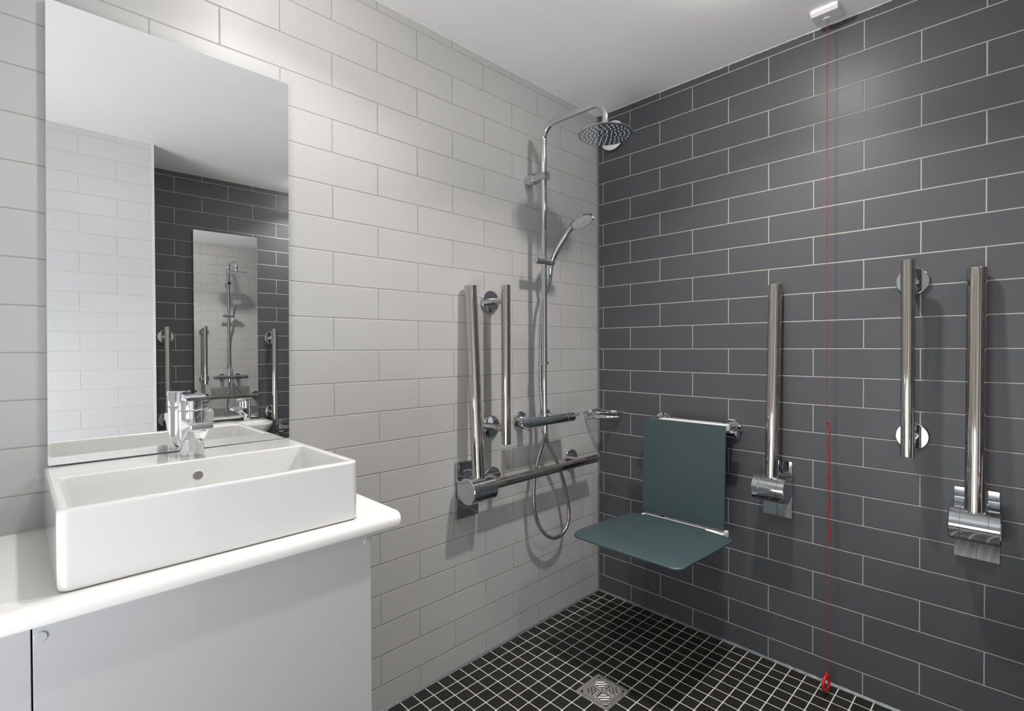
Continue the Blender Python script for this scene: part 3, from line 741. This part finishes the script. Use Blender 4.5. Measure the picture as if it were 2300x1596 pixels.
link('louvres', ribs, 'steel_dull', gr, angle=60, label='raised louvre bars')
link('slots', slots, 'drain_black', gr, angle=60, label='dark slots')

# ------------------------------------------------------------------ back wall: small basin, tap, dispenser (seen in the mirror)
sbn = thing('hand_basin', 'small white rounded hand basin on the dark back wall below the narrow mirror', 'washbasin', (-.96, YB, .56))
SBN = Vector(sbn.location)
def bring(k_, d0, d1, r, z): return [Vector((u, v, z)) for u, v in rrect(-.975-.198*k_, -.975+.198*k_, YB+.0006, YB+.27*d1, (r, r, .004, .004), 6)]
link('bowl', MB().loft([bring(.45, 0, .55, .05, .565), bring(.72, 0, .78, .07, .60), bring(.92, 0, .93, .08, .645), bring(1, 0, 1, .075, .685), bring(1, 0, 1, .075, .697), bring(.985, 0, .985, .07, .702),
     [Vector((u, v, .701)) for u, v in rrect(-.975-.175, -.975+.175, YB+.085, YB+.245, .06, 6)],
     [Vector((u, v, .665)) for u, v in rrect(-.975-.155, -.975+.155, YB+.10, YB+.225, .05, 6)],
     [Vector((u, v, .63)) for u, v in rrect(-.975-.10, -.975+.10, YB+.12, YB+.20, .03, 6)]]), 'ceramic', sbn, origin=SBN, angle=50)
skew(make_tap('basin_tap', 'chrome lever tap on the small hand basin under the narrow back mirror', (-.895, YB+.045, .7022), math.radians(-118)))
skew(sbn)
dp = thing('soap_dispenser', 'pale rounded soap dispenser beside the tap of the small hand basin', 'soap dispenser', (-1.118, YB+.05, .7022))
link('body', MB().lathe((0, 0, 0), (0, 0, 1), [(0, 0), (0, .022), (.004, .025), (.07, .026), (.088, .022), (.098, .012), (.100, 0)], 32), 'clear_plastic', dp)
link('pump', MB().cyl((0, 0, .098), (0, 0, .115), .005).box(-.006, .006, -.006, .030, .113, .121, .002), 'chrome', dp)
skew(dp)

# ------------------------------------------------------------------ toilet, mostly beyond the right edge
tl = thing('toilet', 'pale toilet with raised lid at the far right edge beside the fold-up rail', 'toilet', (0, -1.672, 0))
TY = -1.672; TL = Vector((0, TY, 0))
def oval(cx_, rx, ry, z, n=40, sq=2.4):
    out = []
    for i in range(n):
        a = 2*PI*i/n; c, s_ = math.cos(a), math.sin(a)
        out.append(Vector((cx_+rx*math.copysign(abs(c)**(2/sq), c), TY+ry*math.copysign(abs(s_)**(2/sq), s_), z)))
    return out
link('pan', MB().loft([oval(-.24, .22, .105, 0), oval(-.25, .215, .10, .08), oval(-.29, .25, .13, .22), oval(-.33, .28, .175, .37), oval(-.335, .285, .18, .41), oval(-.335, .27, .165, .413), oval(-.345, .20, .125, .405), oval(-.35, .13, .08, .25)]), 'ceramic', tl, origin=TL, angle=60)
def seat_ring(z, k_): return oval(-.345, .265*k_, .185*k_, z)
link('toilet_seat', MB().loft([seat_ring(.416, 1), seat_ring(.434, 1), seat_ring(.437, .96), seat_ring(.437, .68), seat_ring(.416, .66)], False, False), 'white_plastic', tl, origin=TL, angle=60)
mb = MB()
def lid(x, k_, n=48):
    return [Vector((x-.02*(z_-.45)*-1, TY+y_, z_)) for y_, z_ in [(.189*k_*math.copysign(abs(math.cos(2*PI*i/n))**.75, math.cos(2*PI*i/n)), .645+.205*k_*math.copysign(abs(math.sin(2*PI*i/n))**.75, math.sin(2*PI*i/n))) for i in range(n)]]
mb.loft([lid(-.105, .97), lid(-.108, 1), lid(-.122, 1), lid(-.126, .97)])
link('lid', mb, 'cream', tl, origin=TL, angle=60)
